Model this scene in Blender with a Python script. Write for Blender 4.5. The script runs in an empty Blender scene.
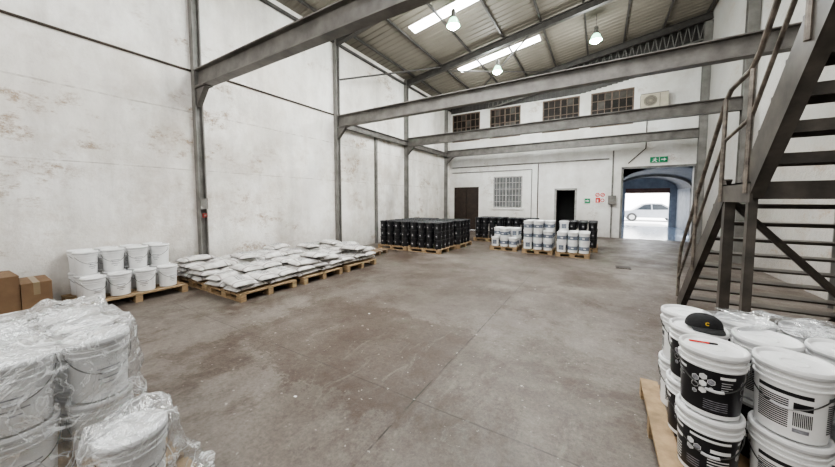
import bpy, math, random
from math import sin, cos, pi, radians
from mathutils import Vector, Matrix, noise
random.seed(7)
COL = bpy.context.scene.collection

# ------------------------------------------------------------------ mesh builder
class MB:
    def __init__(s):
        s.v=[]; s.f=[]; s.m=[]; s.s=[]
    def add(s,vs,fs,mi=0,sm=False,M=None):
        o=len(s.v)
        for p in vs:
            p=Vector(p)
            if M is not None: p=M@p
            s.v.append(tuple(p))
        for f in fs:
            s.f.append(tuple(i+o for i in f)); s.m.append(mi); s.s.append(sm)
    def box(s,a,b,mi=0,M=None):
        x0,y0,z0=a; x1,y1,z1=b
        vs=[(x0,y0,z0),(x1,y0,z0),(x1,y1,z0),(x0,y1,z0),(x0,y0,z1),(x1,y0,z1),(x1,y1,z1),(x0,y1,z1)]
        s.add(vs,[(0,3,2,1),(4,5,6,7),(0,1,5,4),(1,2,6,5),(2,3,7,6),(3,0,4,7)],mi,False,M)
    def revolve(s,prof,seg=32,mi=0,M=None):
        vs=[];fs=[]
        rings=[]
        for r,z in prof:
            if r<1e-6:
                rings.append([len(vs)]); vs.append((0,0,z))
            else:
                rings.append(list(range(len(vs),len(vs)+seg)))
                for i in range(seg):
                    a=2*pi*i/seg; vs.append((r*cos(a),r*sin(a),z))
        for k in range(len(rings)-1):
            A,B=rings[k],rings[k+1]
            for i in range(seg):
                j=(i+1)%seg
                if len(A)==1 and len(B)==1: continue
                if len(A)==1: fs.append((A[0],B[j],B[i]))
                elif len(B)==1: fs.append((A[i],A[j],B[0]))
                else: fs.append((A[i],A[j],B[j],B[i]))
        s.add(vs,fs,mi,True,M)
    def tube(s,pts,r,seg=8,mi=0,M=None,closed=False):
        pts=[Vector(p) for p in pts]; vs=[];fs=[]
        n=len(pts)
        for k,p in enumerate(pts):
            if k==0: t=pts[1]-p
            elif k==n-1: t=p-pts[k-1]
            else: t=(pts[k+1]-p).normalized()+(p-pts[k-1]).normalized()
            t.normalize()
            ref=Vector((0,0,1)) if abs(t.z)<.93 else Vector((0,1,0))
            u=t.cross(ref).normalized(); w=t.cross(u).normalized()
            for i in range(seg):
                a=2*pi*i/seg; vs.append(p+u*r*cos(a)+w*r*sin(a))
        for k in range(n-1):
            for i in range(seg):
                j=(i+1)%seg
                fs.append((k*seg+i,(k)*seg+j,(k+1)*seg+j,(k+1)*seg+i))
        fs.append(tuple(range(seg))); fs.append(tuple((n-1)*seg+i for i in reversed(range(seg))))
        s.add(vs,fs,mi,True,M)
    def prism(s,poly,y0,y1,mi=0,M=None):
        n=len(poly)
        vs=[(x,y0,z) for x,z in poly]+[(x,y1,z) for x,z in poly]
        fs=[tuple(range(n)),tuple(n+i for i in reversed(range(n)))]
        for i in range(n):
            j=(i+1)%n; fs.append((i,i+n,j+n,j))
        s.add(vs,fs,mi,False,M)
    def mesh(s,name,mats,ang=35):
        me=bpy.data.meshes.new(name)
        me.from_pydata(s.v,[],s.f)
        for m in mats: me.materials.append(m)
        me.polygons.foreach_set('material_index',s.m)
        me.polygons.foreach_set('use_smooth',s.s)
        me.update()
        try: me.set_sharp_from_angle(angle=radians(ang))
        except Exception: pass
        return me

def ob(name,me,loc=(0,0,0),rot=(0,0,0),parent=None,label=None,cat=None,group=None,kind=None):
    o=bpy.data.objects.new(name,me)
    o.location=loc; o.rotation_euler=rot
    if parent is not None: o.parent=parent
    if label: o['label']=label
    if cat: o['category']=cat
    if group: o['group']=group
    if kind: o['kind']=kind
    COL.objects.link(o)
    return o

# ------------------------------------------------------------------ materials
class NT:
    def __init__(s,name):
        s.mat=bpy.data.materials.new(name); s.mat.use_nodes=True
        s.t=s.mat.node_tree; s.b=s.t.nodes['Principled BSDF']; s.out=s.t.nodes['Material Output']
        s.tc=None
    def node(s,ty,**k):
        n=s.t.nodes.new(ty)
        for a,b in k.items(): setattr(n,a,b)
        return n
    def link(s,a,b): s.t.links.new(a,b)
    def coord(s,which='Object'):
        if s.tc is None: s.tc=s.node('ShaderNodeTexCoord')
        return s.tc.outputs[which]
    def noise(s,scale,detail=6,rough=.6,vec=None,stretch=None,dist=0):
        n=s.node('ShaderNodeTexNoise'); n.inputs['Scale'].default_value=scale
        n.inputs['Detail'].default_value=detail; n.inputs['Roughness'].default_value=rough
        n.inputs['Distortion'].default_value=dist
        v=vec if vec is not None else s.coord()
        if stretch:
            m=s.node('ShaderNodeMapping'); m.inputs['Scale'].default_value=stretch
            s.link(v,m.inputs['Vector']); v=m.outputs[0]
        s.link(v,n.inputs['Vector']); return n.outputs['Fac']
    def ramp(s,fac,stops):
        r=s.node('ShaderNodeValToRGB'); e=r.color_ramp.elements
        while len(e)<len(stops): e.new(.5)
        for i,(p,c) in enumerate(stops):
            e[i].position=p
            e[i].color=(c,c,c,1) if isinstance(c,(int,float)) else (*c,1)
        s.link(fac,r.inputs[0]); return r.outputs[0]
    def mix(s,fac,a,b,mode='MIX'):
        m=s.node('ShaderNodeMix'); m.data_type='RGBA'; m.blend_type=mode
        for sock,val in ((m.inputs[0],fac),(m.inputs[6],a),(m.inputs[7],b)):
            if hasattr(val,'links'): s.link(val,sock)
            elif isinstance(val,(int,float)): sock.default_value=val
            else: sock.default_value=(*val,1)
        return m.outputs[2]
    def math(s,op,a,b=0,c=0):
        m=s.node('ShaderNodeMath',operation=op)
        for i,val in enumerate((a,b,c)):
            if hasattr(val,'links'): s.link(val,m.inputs[i])
            else: m.inputs[i].default_value=val
        return m.outputs[0]
    def xyz(s,vec=None):
        n=s.node('ShaderNodeSeparateXYZ'); s.link(vec or s.coord(),n.inputs[0]); return n.outputs
    def bump(s,h,strength=.3,dist=.02):
        n=s.node('ShaderNodeBump'); n.inputs['Strength'].default_value=strength
        n.inputs['Distance'].default_value=dist
        s.link(h,n.inputs['Height']); s.link(n.outputs[0],s.b.inputs['Normal'])
        return n.outputs[0]
    def col(s,c):
        if hasattr(c,'links'): s.link(c,s.b.inputs['Base Color'])
        else: s.b.inputs['Base Color'].default_value=(*c,1)
    def set(s,rough=None,metal=None,spec=None):
        if rough is not None:
            if hasattr(rough,'links'): s.link(rough,s.b.inputs['Roughness'])
            else: s.b.inputs['Roughness'].default_value=rough
        if metal is not None: s.b.inputs['Metallic'].default_value=metal
        if spec is not None: s.b.inputs['Specular IOR Level'].default_value=spec

def pm(name,c1,c2=None,scale=8,rough=.6,metal=0,bump=0,stretch=None,lo=.35,hi=.65,spec=None):
    n=NT(name)
    if c2 is None: c2=tuple(x*.82 for x in c1)
    f=n.noise(scale,5,.6,stretch=stretch)
    n.col(n.ramp(f,[(lo,c2),(hi,c1)]))
    n.set(rough,metal,spec)
    if bump: n.bump(f,bump)
    return n.mat
def emis(name,c,st):
    n=NT(name); n.col(c); n.b.inputs['Emission Color'].default_value=(*c,1)
    n.b.inputs['Emission Strength'].default_value=st; return n.mat

def wall_mat(name,base=(.78,.78,.77),stain=.6,seams=True,cloud=.5):
    n=NT(name)
    big=n.noise(.5,7,.62)
    c=n.mix(n.ramp(big,[(.36,0),(.60,1)]),tuple(b*k for b,k in zip(base,(.81,.79,.76))),base)
    z=n.xyz()
    cl=n.noise(.45,13,.78)
    zc=n.ramp(n.math('DIVIDE',z[2],7.0),[(.0,.9),(.15,1),(.45,1),(.62,.5),(.8,.3)])
    c=n.mix(n.math('MULTIPLY',n.math('MULTIPLY',n.ramp(cl,[(.47,0),(.62,1)]),zc),cloud),c,(.49,.42,.345))
    gm=n.noise(.9,10,.75,stretch=(1,1,.6))
    c=n.mix(n.ramp(gm,[(.49,0),(.68,.42*stain)]),c,(.46,.435,.40))
    st=n.noise(1.6,6,.65,stretch=(1,1,.16))
    c=n.mix(n.ramp(st,[(.47,0),(.75,.5*stain)]),c,(.40,.375,.35))
    # peeled paint only inside a few larger regions
    reg=n.ramp(n.noise(.35,4,.6),[(.50,0),(.58,1)])
    pe=n.noise(1.5,12,.78,stretch=(1,.75,1.5))
    fine=n.noise(12,8,.8)
    pk=n.math('MULTIPLY',n.ramp(pe,[(.52,0),(.60,.95)]),n.ramp(fine,[(.41,0),(.54,1)]))
    pk=n.math('MULTIPLY',pk,n.math('MAXIMUM',reg,.12))
    c=n.mix(n.math('MULTIPLY',pk,stain),c,(.35,.255,.18))
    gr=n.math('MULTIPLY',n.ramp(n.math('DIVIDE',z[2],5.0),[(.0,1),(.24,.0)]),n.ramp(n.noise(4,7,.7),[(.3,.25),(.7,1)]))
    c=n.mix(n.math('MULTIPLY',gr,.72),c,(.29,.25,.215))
    h=n.noise(3.2,10,.72)
    if seams:
        for hz,wd in ((3.58,.014),(2.35,.010)):
            zz=n.math('ADD',z[2],n.math('MULTIPLY',n.noise(.8,3),.05))
            d=n.math('ABSOLUTE',n.math('SUBTRACT',zz,hz+.02))
            ln=n.math('LESS_THAN',d,wd)
            c=n.mix(n.math('MULTIPLY',ln,n.ramp(n.noise(5,4),[(.4,.05),(.6,.6)])),c,(.36,.31,.27))
    n.col(c); n.set(.7,0,.3); n.bump(h,.65,.07)
    return n.mat

M_wall=wall_mat('wall_plaster_west',(.93,.915,.89),.95,True,.58)
M_wallN=wall_mat('wall_plaster_north',(.85,.85,.84),.55,False,.25)
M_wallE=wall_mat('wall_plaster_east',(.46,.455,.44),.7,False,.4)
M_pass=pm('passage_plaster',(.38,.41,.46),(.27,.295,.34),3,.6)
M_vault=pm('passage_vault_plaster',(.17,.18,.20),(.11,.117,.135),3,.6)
M_steel=pm('painted_steel_grey',(.145,.136,.126),(.075,.069,.063),3,.5,0,.05)
M_steelL=pm('column_paint_grey',(.20,.194,.183),(.115,.11,.10),2.5,.6,0,.05)
M_steelD=pm('dark_roof_steel',(.06,.056,.052),(.036,.032,.03),4,.55)
M_stair=pm('stair_steel_dark',(.085,.073,.062),(.030,.026,.022),3.5,.5,0,.08)
M_rail=pm('handrail_worn_steel',(.22,.19,.16),(.065,.055,.047),9,.4,.2)
M_wood=pm('pallet_wood',(.38,.265,.155),(.20,.14,.08),7,.8,0,.2,(1,1,6))
M_woodD=pm('pallet_wood_dark',(.24,.17,.11),(.12,.085,.055),7,.8,0,.2)
M_card=pm('cardboard',(.20,.125,.07),(.15,.09,.05),4,.8)
M_tape=pm('packing_tape',(.25,.19,.12),None,4,.3)
M_white=pm('bucket_white_plastic',(.80,.80,.80),(.68,.685,.69),3,.28,spec=.5)
M_lid=pm('bucket_lid_white',(.84,.845,.85),(.68,.685,.69),6,.3)
M_lrim=pm('bucket_rim_grey',(.55,.55,.56),(.42,.42,.43),9,.35)
M_black=pm('bucket_black_plastic',(.013,.0135,.016),(.007,.007,.009),5,.32)
M_blacklid=pm('bucket_lid_black',(.03,.032,.036),(.015,.015,.018),5,.35)
M_lblk=pm('label_black',(.014,.014,.017),(.008,.008,.01),8,.28)
M_lwht=pm('label_white',(.80,.80,.80),(.74,.74,.74),8,.35)
M_lgry=pm('label_print_grey',(.30,.30,.33),(.14,.14,.16),60,.4)
M_lblu=pm('label_blue_grey',(.22,.25,.31),(.10,.12,.16),25,.4)
M_wire=pm('handle_wire',(.12,.12,.12),(.07,.07,.07),20,.3,.8)
M_redp=pm('red_plastic',(.65,.03,.02),None,8,.35)
M_redd=pm('dull_red_plastic',(.22,.018,.013),None,8,.7)
M_yel=pm('yellow_thread',(.85,.55,.02),None,8,.6)
M_capf=pm('black_cotton',(.014,.014,.015),(.008,.008,.009),60,.9,0,.2)
M_green=pm('sign_green',(.008,.24,.10),(.008,.20,.09),8,.4)
M_sred=pm('sign_red',(.65,.03,.02),(.55,.03,.02),8,.4)
M_brown=pm('window_frame_brown',(.17,.12,.09),(.10,.07,.052),8,.6)
M_pane=pm('window_pane_dusty',(.035,.028,.024),(.012,.01,.009),1.7,.55,spec=.2)
M_panel=pm('window_pane_lit',(.10,.09,.08),(.05,.045,.04),2.5,.5,spec=.2)  # paler panes: the look of lit glass is put into the colour
M_doorD=pm('door_dark_brown',(.035,.022,.016),(.02,.013,.01),5,.5,0,.1)
M_dark=pm('dark_interior',(.008,.008,.008),(.005,.005,.005),5,.9)  # near-black colour stands in for the unlit room behind the doorway
M_conduit=pm('conduit_grey',(.22,.21,.20),(.12,.11,.10),6,.5)
M_rust=pm('conduit_dark',(.07,.05,.04),(.03,.025,.02),6,.6)
M_ac=pm('ac_cream',(.50,.46,.37),(.42,.38,.30),4,.5)
M_bars=pm('security_bars',(.45,.45,.44),(.28,.27,.26),8,.5)
M_corr=pm('gable_sheet_grey',(.075,.071,.068),(.045,.042,.04),3,.5)
M_sky=emis('skylight_sheet',(.96,.99,1.0),21)
M_lamp=emis('lamp_glow',(.93,1.0,.96),100)
M_lglass=emis('lamp_green_glass',(.42,.90,.60),4)
M_car=pm('car_paint_silver',(.22,.23,.25),(.19,.20,.215),3,.25,.1)
M_glassd=pm('car_glass',(.02,.024,.028),(.014,.017,.02),3,.15)
M_tyre=pm('tyre_rubber',(.02,.02,.02),(.015,.015,.015),9,.8)
M_hub=pm('wheel_hub',(.5,.5,.5),None,9,.3,.7)

def floor_mat():
    n=NT('floor_concrete')
    x=n.xyz()
    a=n.noise(.33,11,.70,dist=.5)
    c=n.ramp(a,[(.36,(.068,.050,.039)),(.45,(.100,.080,.066)),(.53,(.134,.113,.097)),(.62,(.185,.163,.143))])
    b=n.noise(.75,14,.80,dist=.3)
    c=n.mix(n.ramp(b,[(.43,.75),(.51,0)]),c,(.062,.041,.030))
    d2=n.noise(.6,12,.8,stretch=(1,.6,1))
    c=n.mix(n.ramp(d2,[(.52,0),(.60,.45)]),c,(.20,.18,.16))
    nx=n.math('ADD',x[0],n.math('MULTIPLY',n.math('SUBTRACT',n.noise(1.3,11,.82),.5),1.8))
    ny=n.math('ADD',x[1],n.math('MULTIPLY',n.math('SUBTRACT',n.noise(1.7,11,.82),.5),2.4))
    m=n.math('MULTIPLY',n.math('MULTIPLY',n.math('GREATER_THAN',nx,-4.0),n.math('LESS_THAN',x[0],-1.28)),
             n.math('MULTIPLY',n.math('GREATER_THAN',ny,1.8),n.math('LESS_THAN',ny,3.7)))
    m=n.math('MULTIPLY',m,n.ramp(n.noise(3.5,12,.86),[(.34,.25),(.58,.8)]))
    c=n.mix(m,c,(.060,.038,.027))
    for ax,pos,o in ((0,-1.3,.8),(0,-4.6,.5),(1,2.1,.5),(1,6.6,.6),(1,11.2,.5)):
        dd=n.math('ABSOLUTE',n.math('SUBTRACT',n.math('ADD',x[ax],n.math('MULTIPLY',n.noise(1.5,3),.03)),pos+.015))
        l=n.math('LESS_THAN',dd,.007)
        c=n.mix(n.math('MULTIPLY',l,n.ramp(n.noise(3,4),[(.38,0),(.52,o*1.2)])),c,(.024,.018,.014))
    sp=n.noise(2.6,10,.8)
    c=n.mix(n.ramp(sp,[(.57,0),(.68,.6)]),c,(.040,.030,.024))
    fl=n.noise(15,4,.6)
    c=n.mix(n.ramp(fl,[(.665,0),(.69,.6)]),c,(.40,.38,.35))
    sc=n.noise(2.2,9,.8,stretch=(2.4,.8,1),dist=1.0)
    c=n.mix(n.ramp(sc,[(.56,0),(.66,.38)]),c,(.23,.21,.185))
    ff=n.noise(26,10,.9)
    c=n.mix(.6,c,n.ramp(ff,[(.3,.0),(.7,.9)]),'OVERLAY')
    n.col(c)
    n.set(n.ramp(n.noise(1.1,10,.75),[(.38,.36),(.62,.60)]),0,.4)
    n.bump(n.noise(12,10,.75),.3,.015)
    return n.mat
M_floor=floor_mat()
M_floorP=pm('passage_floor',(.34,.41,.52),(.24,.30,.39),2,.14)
M_ground=pm('outdoor_ground',(.80,.79,.78),(.72,.71,.7),1,.8)
def roof_mat():
    n=NT('roof_sheet')
    a=n.noise(.7,5,.55); b=n.noise(2,5,.6,stretch=(.3,3,1))
    c=n.ramp(a,[(.3,(.160,.143,.118)),(.7,(.21,.191,.161))])
    c=n.mix(n.ramp(b,[(.4,.3),(.6,0)]),c,(.12,.107,.087))
    n.col(c); n.set(.6); return n.mat
M_roof=roof_mat()
def bag_mat(name,seed):
    n=NT(name)
    g=n.xyz(n.coord('Object'))
    dx=n.math('ABSOLUTE',g[0]); dy=n.math('ABSOLUTE',g[1])
    c=n.mix(n.ramp(n.noise(5+seed,6,.6),[(.35,0),(.62,1)]),(.42,.405,.385),(.64,.63,.615))
    br=n.node('ShaderNodeTexBrick'); br.inputs['Scale'].default_value=1
    br.inputs['Brick Width'].default_value=.08; br.inputs['Row Height'].default_value=.040
    br.inputs['Mortar Size'].default_value=.008
    br.inputs['Color1'].default_value=(.05,.05,.055,1); br.inputs['Color2'].default_value=(.17,.16,.17,1)
    br.inputs['Mortar'].default_value=(.45,.45,.45,1)
    n.link(n.coord(),br.inputs['Vector'])
    m=n.math('MULTIPLY',n.math('LESS_THAN',dx,.16),n.math('LESS_THAN',dy,.08+.02*seed))
    m=n.math('MULTIPLY',m,n.math('GREATER_THAN',g[2],0.0))
    c=n.mix(n.math('MULTIPLY',m,.75),c,br.outputs['Color'])
    bd=n.math('MULTIPLY',n.math('GREATER_THAN',dx,.195),n.math('LESS_THAN',dx,.225))
    c=n.mix(n.math('MULTIPLY',bd,.6),c,(.13,.095,.09))
    c=n.mix(n.ramp(n.math('ADD',g[2],.5),[(.44,.7),(.495,0)]),c,(.20,.18,.165))  # shade in the gaps between bags, put into the lower-side colour
    n.col(c); n.set(.6,0,.3); n.bump(n.noise(8,5,.55),.4,.035)
    return n.mat
M_bag=[bag_mat('bag_woven_%d'%i,i) for i in range(3)]
def plastic_mat():
    n=NT('clear_plastic_film')
    f=n.noise(3.6,5,.55,dist=1.4)
    f2=n.noise(6,4,.5,dist=1.6,stretch=(1,1,.6))
    nb=n.node('ShaderNodeBump'); nb.inputs['Strength'].default_value=1.0; nb.inputs['Distance'].default_value=.06
    n.link(f,nb.inputs['Height'])
    tr=n.node('ShaderNodeBsdfTransparent'); tr.inputs[0].default_value=(.91,.915,.925,1)
    gl=n.node('ShaderNodeBsdfGlossy'); gl.inputs['Roughness'].default_value=.09; n.link(nb.outputs[0],gl.inputs['Normal'])
    df=n.node('ShaderNodeBsdfDiffuse'); df.inputs[0].default_value=(.88,.90,.91,1)
    lw=n.node('ShaderNodeLayerWeight'); lw.inputs[0].default_value=.24; n.link(nb.outputs[0],lw.inputs['Normal'])
    g=n.math('ADD',n.math('MULTIPLY',lw.outputs['Fresnel'],.55),.10)
    m1=n.node('ShaderNodeMixShader'); n.link(n.math('MINIMUM',g,.55),m1.inputs[0]); n.link(tr.outputs[0],m1.inputs[1]); n.link(gl.outputs[0],m1.inputs[2])
    r=n.math('ABSOLUTE',n.math('SUBTRACT',f,.5)); r2=n.math('ABSOLUTE',n.math('SUBTRACT',f2,.48))
    fac=n.math('MAXIMUM',n.ramp(r,[(0,.6),(.014,.22),(.045,.06)]),n.ramp(r2,[(0,.45),(.010,.16),(.03,.06)]))
    m2=n.node('ShaderNodeMixShader'); n.link(fac,m2.inputs[0]); n.link(m1.outputs[0],m2.inputs[1]); n.link(df.outputs[0],m2.inputs[2])
    n.link(m2.outputs[0],n.out.inputs['Surface'])
    return n.mat
M_film=plastic_mat()

# ------------------------------------------------------------------ room shell
XW,XE,YN,YS=-7.55,3.35,16.2,-3.0
def roofz(x): return 7.0+(x-XW)*.155
def wall_holes(mb,x0,x1,z0,z1,y0,y1,holes,mi=0):
    xs=sorted({x0,x1,*[h[0] for h in holes],*[h[1] for h in holes]})
    zs=sorted({z0,z1,*[h[2] for h in holes],*[h[3] for h in holes]})
    for i in range(len(xs)-1):
        for j in range(len(zs)-1):
            cx=(xs[i]+xs[i+1])/2; cz=(zs[j]+zs[j+1])/2
            if any(h[0]<cx<h[1] and h[2]<cz<h[3] for h in holes): continue
            mb.box((xs[i],y0,zs[j]),(xs[i+1],y1,zs[j+1]),mi)
def structure(name,mb,mats,**k):
    return ob(name,mb.mesh(name,mats),kind='structure',**k)

mb=MB(); mb.box((XW-.2,YS,-.2),(XE+.2,YN,0)); structure('floor',mb,[M_floor])
mb=MB(); mb.box((XW-.25,YS,0),(XW,YN+.25,7.0)); structure('wall_west',mb,[M_wall])
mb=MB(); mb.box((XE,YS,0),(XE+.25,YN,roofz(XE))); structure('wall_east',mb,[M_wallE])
mb=MB(); mb.prism([(XW-.25,0),(XE+.25,0),(XE+.25,roofz(XE)),(XW-.25,7.0)],YS-.25,YS); structure('wall_south',mb,[M_wallN])
UW=[(-7.42,-5.78),(-5.22,-3.62),(-2.57,-.95),(-.5,1.12)]
WZ0,WZ1=5.0,6.55
holes=[(.85,3.2,0,3.07),(-1.85,-1.03,0,2.18),(-4.97,-3.46,1.28,2.95),(-7.3,-5.8,0,2.43)]+[(a,b,WZ0,WZ1) for a,b in UW]
mb=MB(); wall_holes(mb,XW,XE+.25,0,7.0,YN,YN+.25,holes)
mb.prism([(XW,7.0),(XE+.25,7.0),(XE+.25,roofz(XE+.25))],YN,YN+.25)
structure('wall_north',mb,[M_wallN])
mb=MB(); prof=[]; y=YS
while y<YN+.25:
    prof+=[(y,0),(y+.14,0),(y+.17,.022),(y+.22,.022)]; y+=.25
vs=[];fs=[]
for (yy,dz) in prof:
    vs.append((XW-.25,yy,roofz(XW-.25)+dz)); vs.append((XE+.3,yy,roofz(XE+.3)+dz))
for i in range(len(prof)-1): fs.append((2*i,2*i+1,2*i+3,2*i+2))
mb.add(vs,fs); 
mb.add([(XW-.25,YS-.3,roofz(XW-.25)+.1),(XE+.3,YS-.3,roofz(XE+.3)+.1),(XE+.3,YN+.25,roofz(XE+.3)+.1),(XW-.25,YN+.25,roofz(XW-.25)+.1)],[(0,1,2,3)])
structure('ceiling',mb,[M_roof])
def slab(name,x0,x1,y0,y1,off,th,mat):
    m=MB(); a,b=roofz(x0)-off,roofz(x1)-off
    m.prism([(x0,a),(x1,b),(x1,b+th),(x0,a+th)],y0,y1); return m.mesh(name,[mat])
for i,(x0,x1,y0) in enumerate([(-5.4,-2.15,12.3),(-5.5,-2.15,8.55),(-5.4,-2.15,4.2),(-1.0,2.2,4.2),(-5.4,-2.2,.4),(-1.0,2.2,.4)]):
    ob('window_%d'%(6+i),slab('skylight',x0,x1,y0,y0+.40,.02,.02,M_sky),kind='structure')

def ibeam(name,p0,p1,h,w,mat,t=.018,label='',cat='beam',group=None,parent=None,tf=.022):
    p0=Vector(p0);p1=Vector(p1);d=p1-p0;L=d.length
    m=MB()
    m.box((0,-w/2,h/2-tf),(L,w/2,h/2)); m.box((0,-w/2,-h/2),(L,w/2,-h/2+tf)); m.box((0,-t/2,-h/2+tf),(L,t/2,h/2-tf))
    o=ob(name,m.mesh(name,[mat]),parent=parent,label=label or None,cat=cat,group=group)
    x=d.normalized(); z=Vector((0,0,1))
    if abs(x.z)>.95: z=Vector((0,1,0))
    y=z.cross(x).normalized(); z=x.cross(y)
    M=Matrix((x,y,z)).transposed().to_4x4(); M.translation=p0
    o.matrix_world=M
    return o
BY=[3.22,7.25,11.4,15.45]
BZ=4.25
for y in BY:
    b=ibeam('crossbeam',(XW+.155,y,BZ),(XE-.22,y,BZ),.36,.19,M_steel,label='heavy grey painted steel I-beam spanning the hall',group='crossbeams over the hall',cat='steel beam')
    c=ibeam('wall_column',(XW+.08,y,0),(XW+.08,y,6.95),.15,.15,M_steelL,label='grey painted steel column standing against the plastered wall',cat='column',group='columns along the long wall')
    m=MB(); m.prism([(0,0),(.38,0),(0,-.38)],-.05,.05); m.box((-.0,-.09,-.02),(.41,.09,0))
    ob('knee_bracket',m.mesh('knee_bracket',[M_steel]),(XW+.156,y,BZ-.181),label='triangular grey steel bracket under the crossbeam end',cat='bracket',group='brackets under crossbeams')
    c=ibeam('side_column',(XE-.12,y,0),(XE-.12,y,roofz(XE)-.42),.2,.22,M_steelL,label='grey steel column against the stair-side wall',cat='column',group='columns along the stair-side wall')
    r=ibeam('rafter',(XW+.02,y,roofz(XW)-.21),(XE-.02,y,roofz(XE)-.21),.24,.14,M_steelD,label='dark sloping steel rafter under the roof sheets',cat='rafter',group='roof rafters')
m=MB(); m.box((-.04,-.055,0),(.04,.055,4.2)); ob('wall_pilaster',m.mesh('wall_pilaster',[M_steelL]),(XW+.04,9.3,0),label='slim grey post fixed flat to the plastered wall',cat='post')
x=XW+.5
while x<XE:
    m=MB(); m.box((-.028,YS,-.08),(.028,YN,-.01)); ob('purlin',m.mesh('purlin',[M_steelD]),(x,0,roofz(x)-.0),label='thin dark steel purlin carrying the roof sheets',cat='purlin',group='roof purlins')
    x+=1.28
ibeam('wall_girder',(XW+.14,7.35,4.2),(XW+.14,YN,4.2),.22,.12,M_steel,label='grey steel girder running along the wall below the beam ends',cat='steel beam')
def pipe(name,pts,r,mat,label,cat='pipe',group=None,seg=8):
    m=MB(); m.tube(pts,r,seg); return ob(name,m.mesh(name,[mat]),label=label,cat=cat,group=group)
pipe('conduit',[(XW+.0225,YS+.001,4.44),(XW+.0225,3.143,4.44)],.022,M_rust,'dark rusty conduit running level along the white wall')
pipe('conduit',[(XW+.0225,3.297,4.48),(XW+.0225,7.173,4.48)],.022,M_rust,'dark rusty conduit running level along the white wall')
pipe('conduit',[(XW+.055,YS,6.78),(XW+.055,YN,6.78)],.05,M_steelD,'dark pipe along the top of the white wall')
BL='thin dark diagonal roof brace rod'
pipe('roof_brace',[(XW+.2,7.3,5.6),(-5.7,11.3,7.1)],.03,M_steelD,BL,'brace','roof brace rods')
pipe('roof_brace',[(-5.9,11.45,7.05),(-2.2,15.4,7.6)],.03,M_steelD,BL,'brace','roof brace rods')
pipe('roof_brace',[(-2.2,11.45,7.6),(-5.9,15.4,7.05)],.03,M_steelD,BL,'brace','roof brace rods')
pipe('roof_brace',[(-2.2,7.3,7.6),(1.6,11.3,8.15)],.03,M_steelD,BL,'brace','roof brace rods')
m=MB(); x0,x1=-5.2,XE-.02
m.tube([(x0,0,roofz(x0)-.85),(x1,0,roofz(x1)-.85)],.035,6); m.tube([(x0,0,roofz(x0)-.14),(x1,0,roofz(x1)-.14)],.035,6)
N=34
for i in range(N):
    a=x0+(x1-x0)*i/N; b=x0+(x1-x0)*(i+.5)/N; c=x0+(x1-x0)*(i+1)/N
    m.tube([(a,0,roofz(a)-.85),(b,0,roofz(b)-.14)],.018,5); m.tube([(b,0,roofz(b)-.14),(c,0,roofz(c)-.85)],.018,5)
ob('lattice_girder',m.mesh('lattice_girder',[M_steelL]),(0,15.8,0),label='zigzag steel lattice girder following the roof slope at the end wall',cat='truss')
m=MB(); 
xx=XW+.05
while xx<XE-.1:
    zb=max(6.62,roofz(xx)-1.4)
    m.prism([(xx,zb),(xx+.1,zb),(xx+.1,roofz(xx)-.02),(xx,roofz(xx)-.02)],YN-.05,YN-.01)
    m.prism([(xx+.1,zb),(xx+.2,zb),(xx+.2,roofz(xx)-.0),(xx+.1,roofz(xx)-.02)],YN-.02,YN-.001)
    xx+=.2
ob('gable_sheeting',m.mesh('gable_sheeting',[M_corr]),label='dark grey ribbed metal sheeting above the high windows',cat='cladding')

# ------------------------------------------------------------------ north wall features
def lattice_window(name,x0,x1,z0,z1,nx,nz,fm,pmats,yoff=.1,lit=()):
    m=MB(); t=.06
    w,h=x1-x0,z1-z0
    m.box((0,0,0),(w,.06,t)); m.box((0,0,h-t),(w,.06,h)); m.box((0,0,t),(t,.06,h-t)); m.box((w-t,0,t),(w,.06,h-t))
    for i in range(1,nx):
        xx=w*i/nx; k=.03 if i==nx//2 else .015
        m.box((xx-k,.005,t),(xx+k,.045,h-t))
    for j in range(1,nz):
        zz=h*j/nz; m.box((t,.01,zz-.015),(w-t,.04,zz+.015))
    o=ob(name,m.mesh(name,[fm]),(x0,YN+yoff,z0),kind='structure')
    m=MB()
    for i in range(nx):
        for j in range(nz):
            mi=1 if (i,j) in lit else 0
            m.box((w*i/nx+.01,.046,h*j/nz+.01),(w*(i+1)/nx-.01,.05,h*(j+1)/nz-.01),mi)
    m.box((.01,.051,.01),(w-.01,.06,h-.01),0)
    ob('pane',m.mesh('pane',pmats),parent=o)
    return o
random.seed(3)
for i,(a,b) in enumerate(UW):
    lit=[(random.randrange(6),random.randrange(4)) for _ in range(5)]
    lattice_window('window_%d'%(i+1),a,b,WZ0,WZ1,6,4,M_brown,[M_pane,M_panel],-.01,lit)
M_paneL=pm('louvre_glass',(.17,.175,.18),(.09,.09,.09),2.5,.5)
o=lattice_window('window_5',-4.97,-3.46,1.28,2.95,9,5,M_bars,[M_paneL,M_paneL],.0,[])
m=MB(); m.box((-5.05,YN-.06,1.2),(-3.38,YN,1.28)); structure('trim_1',m,[M_wallN])
m=MB(); m.box((-7.3,YN+.06,0),(-6.56,YN+.11,2.43)); m.box((-6.54,YN+.06,0),(-5.8,YN+.11,2.43)); m.box((-7.3,YN+.11,0),(-5.8,YN+.14,2.43))
for k in range(11):
    z=.2+k*.2
    m.box((-7.22,YN+.045,z),(-6.62,YN+.06,z+.1)); m.box((-6.46,YN+.045,z),(-5.88,YN+.06,z+.1))
structure('door_1',m,[M_doorD])
m=MB(); m.box((-1.93,YN-.03,0),(-1.85,YN+.0,2.26)); m.box((-1.03,YN-.03,0),(-.95,YN,2.26)); m.box((-1.93,YN-.03,2.18),(-.95,YN,2.26))
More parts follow.
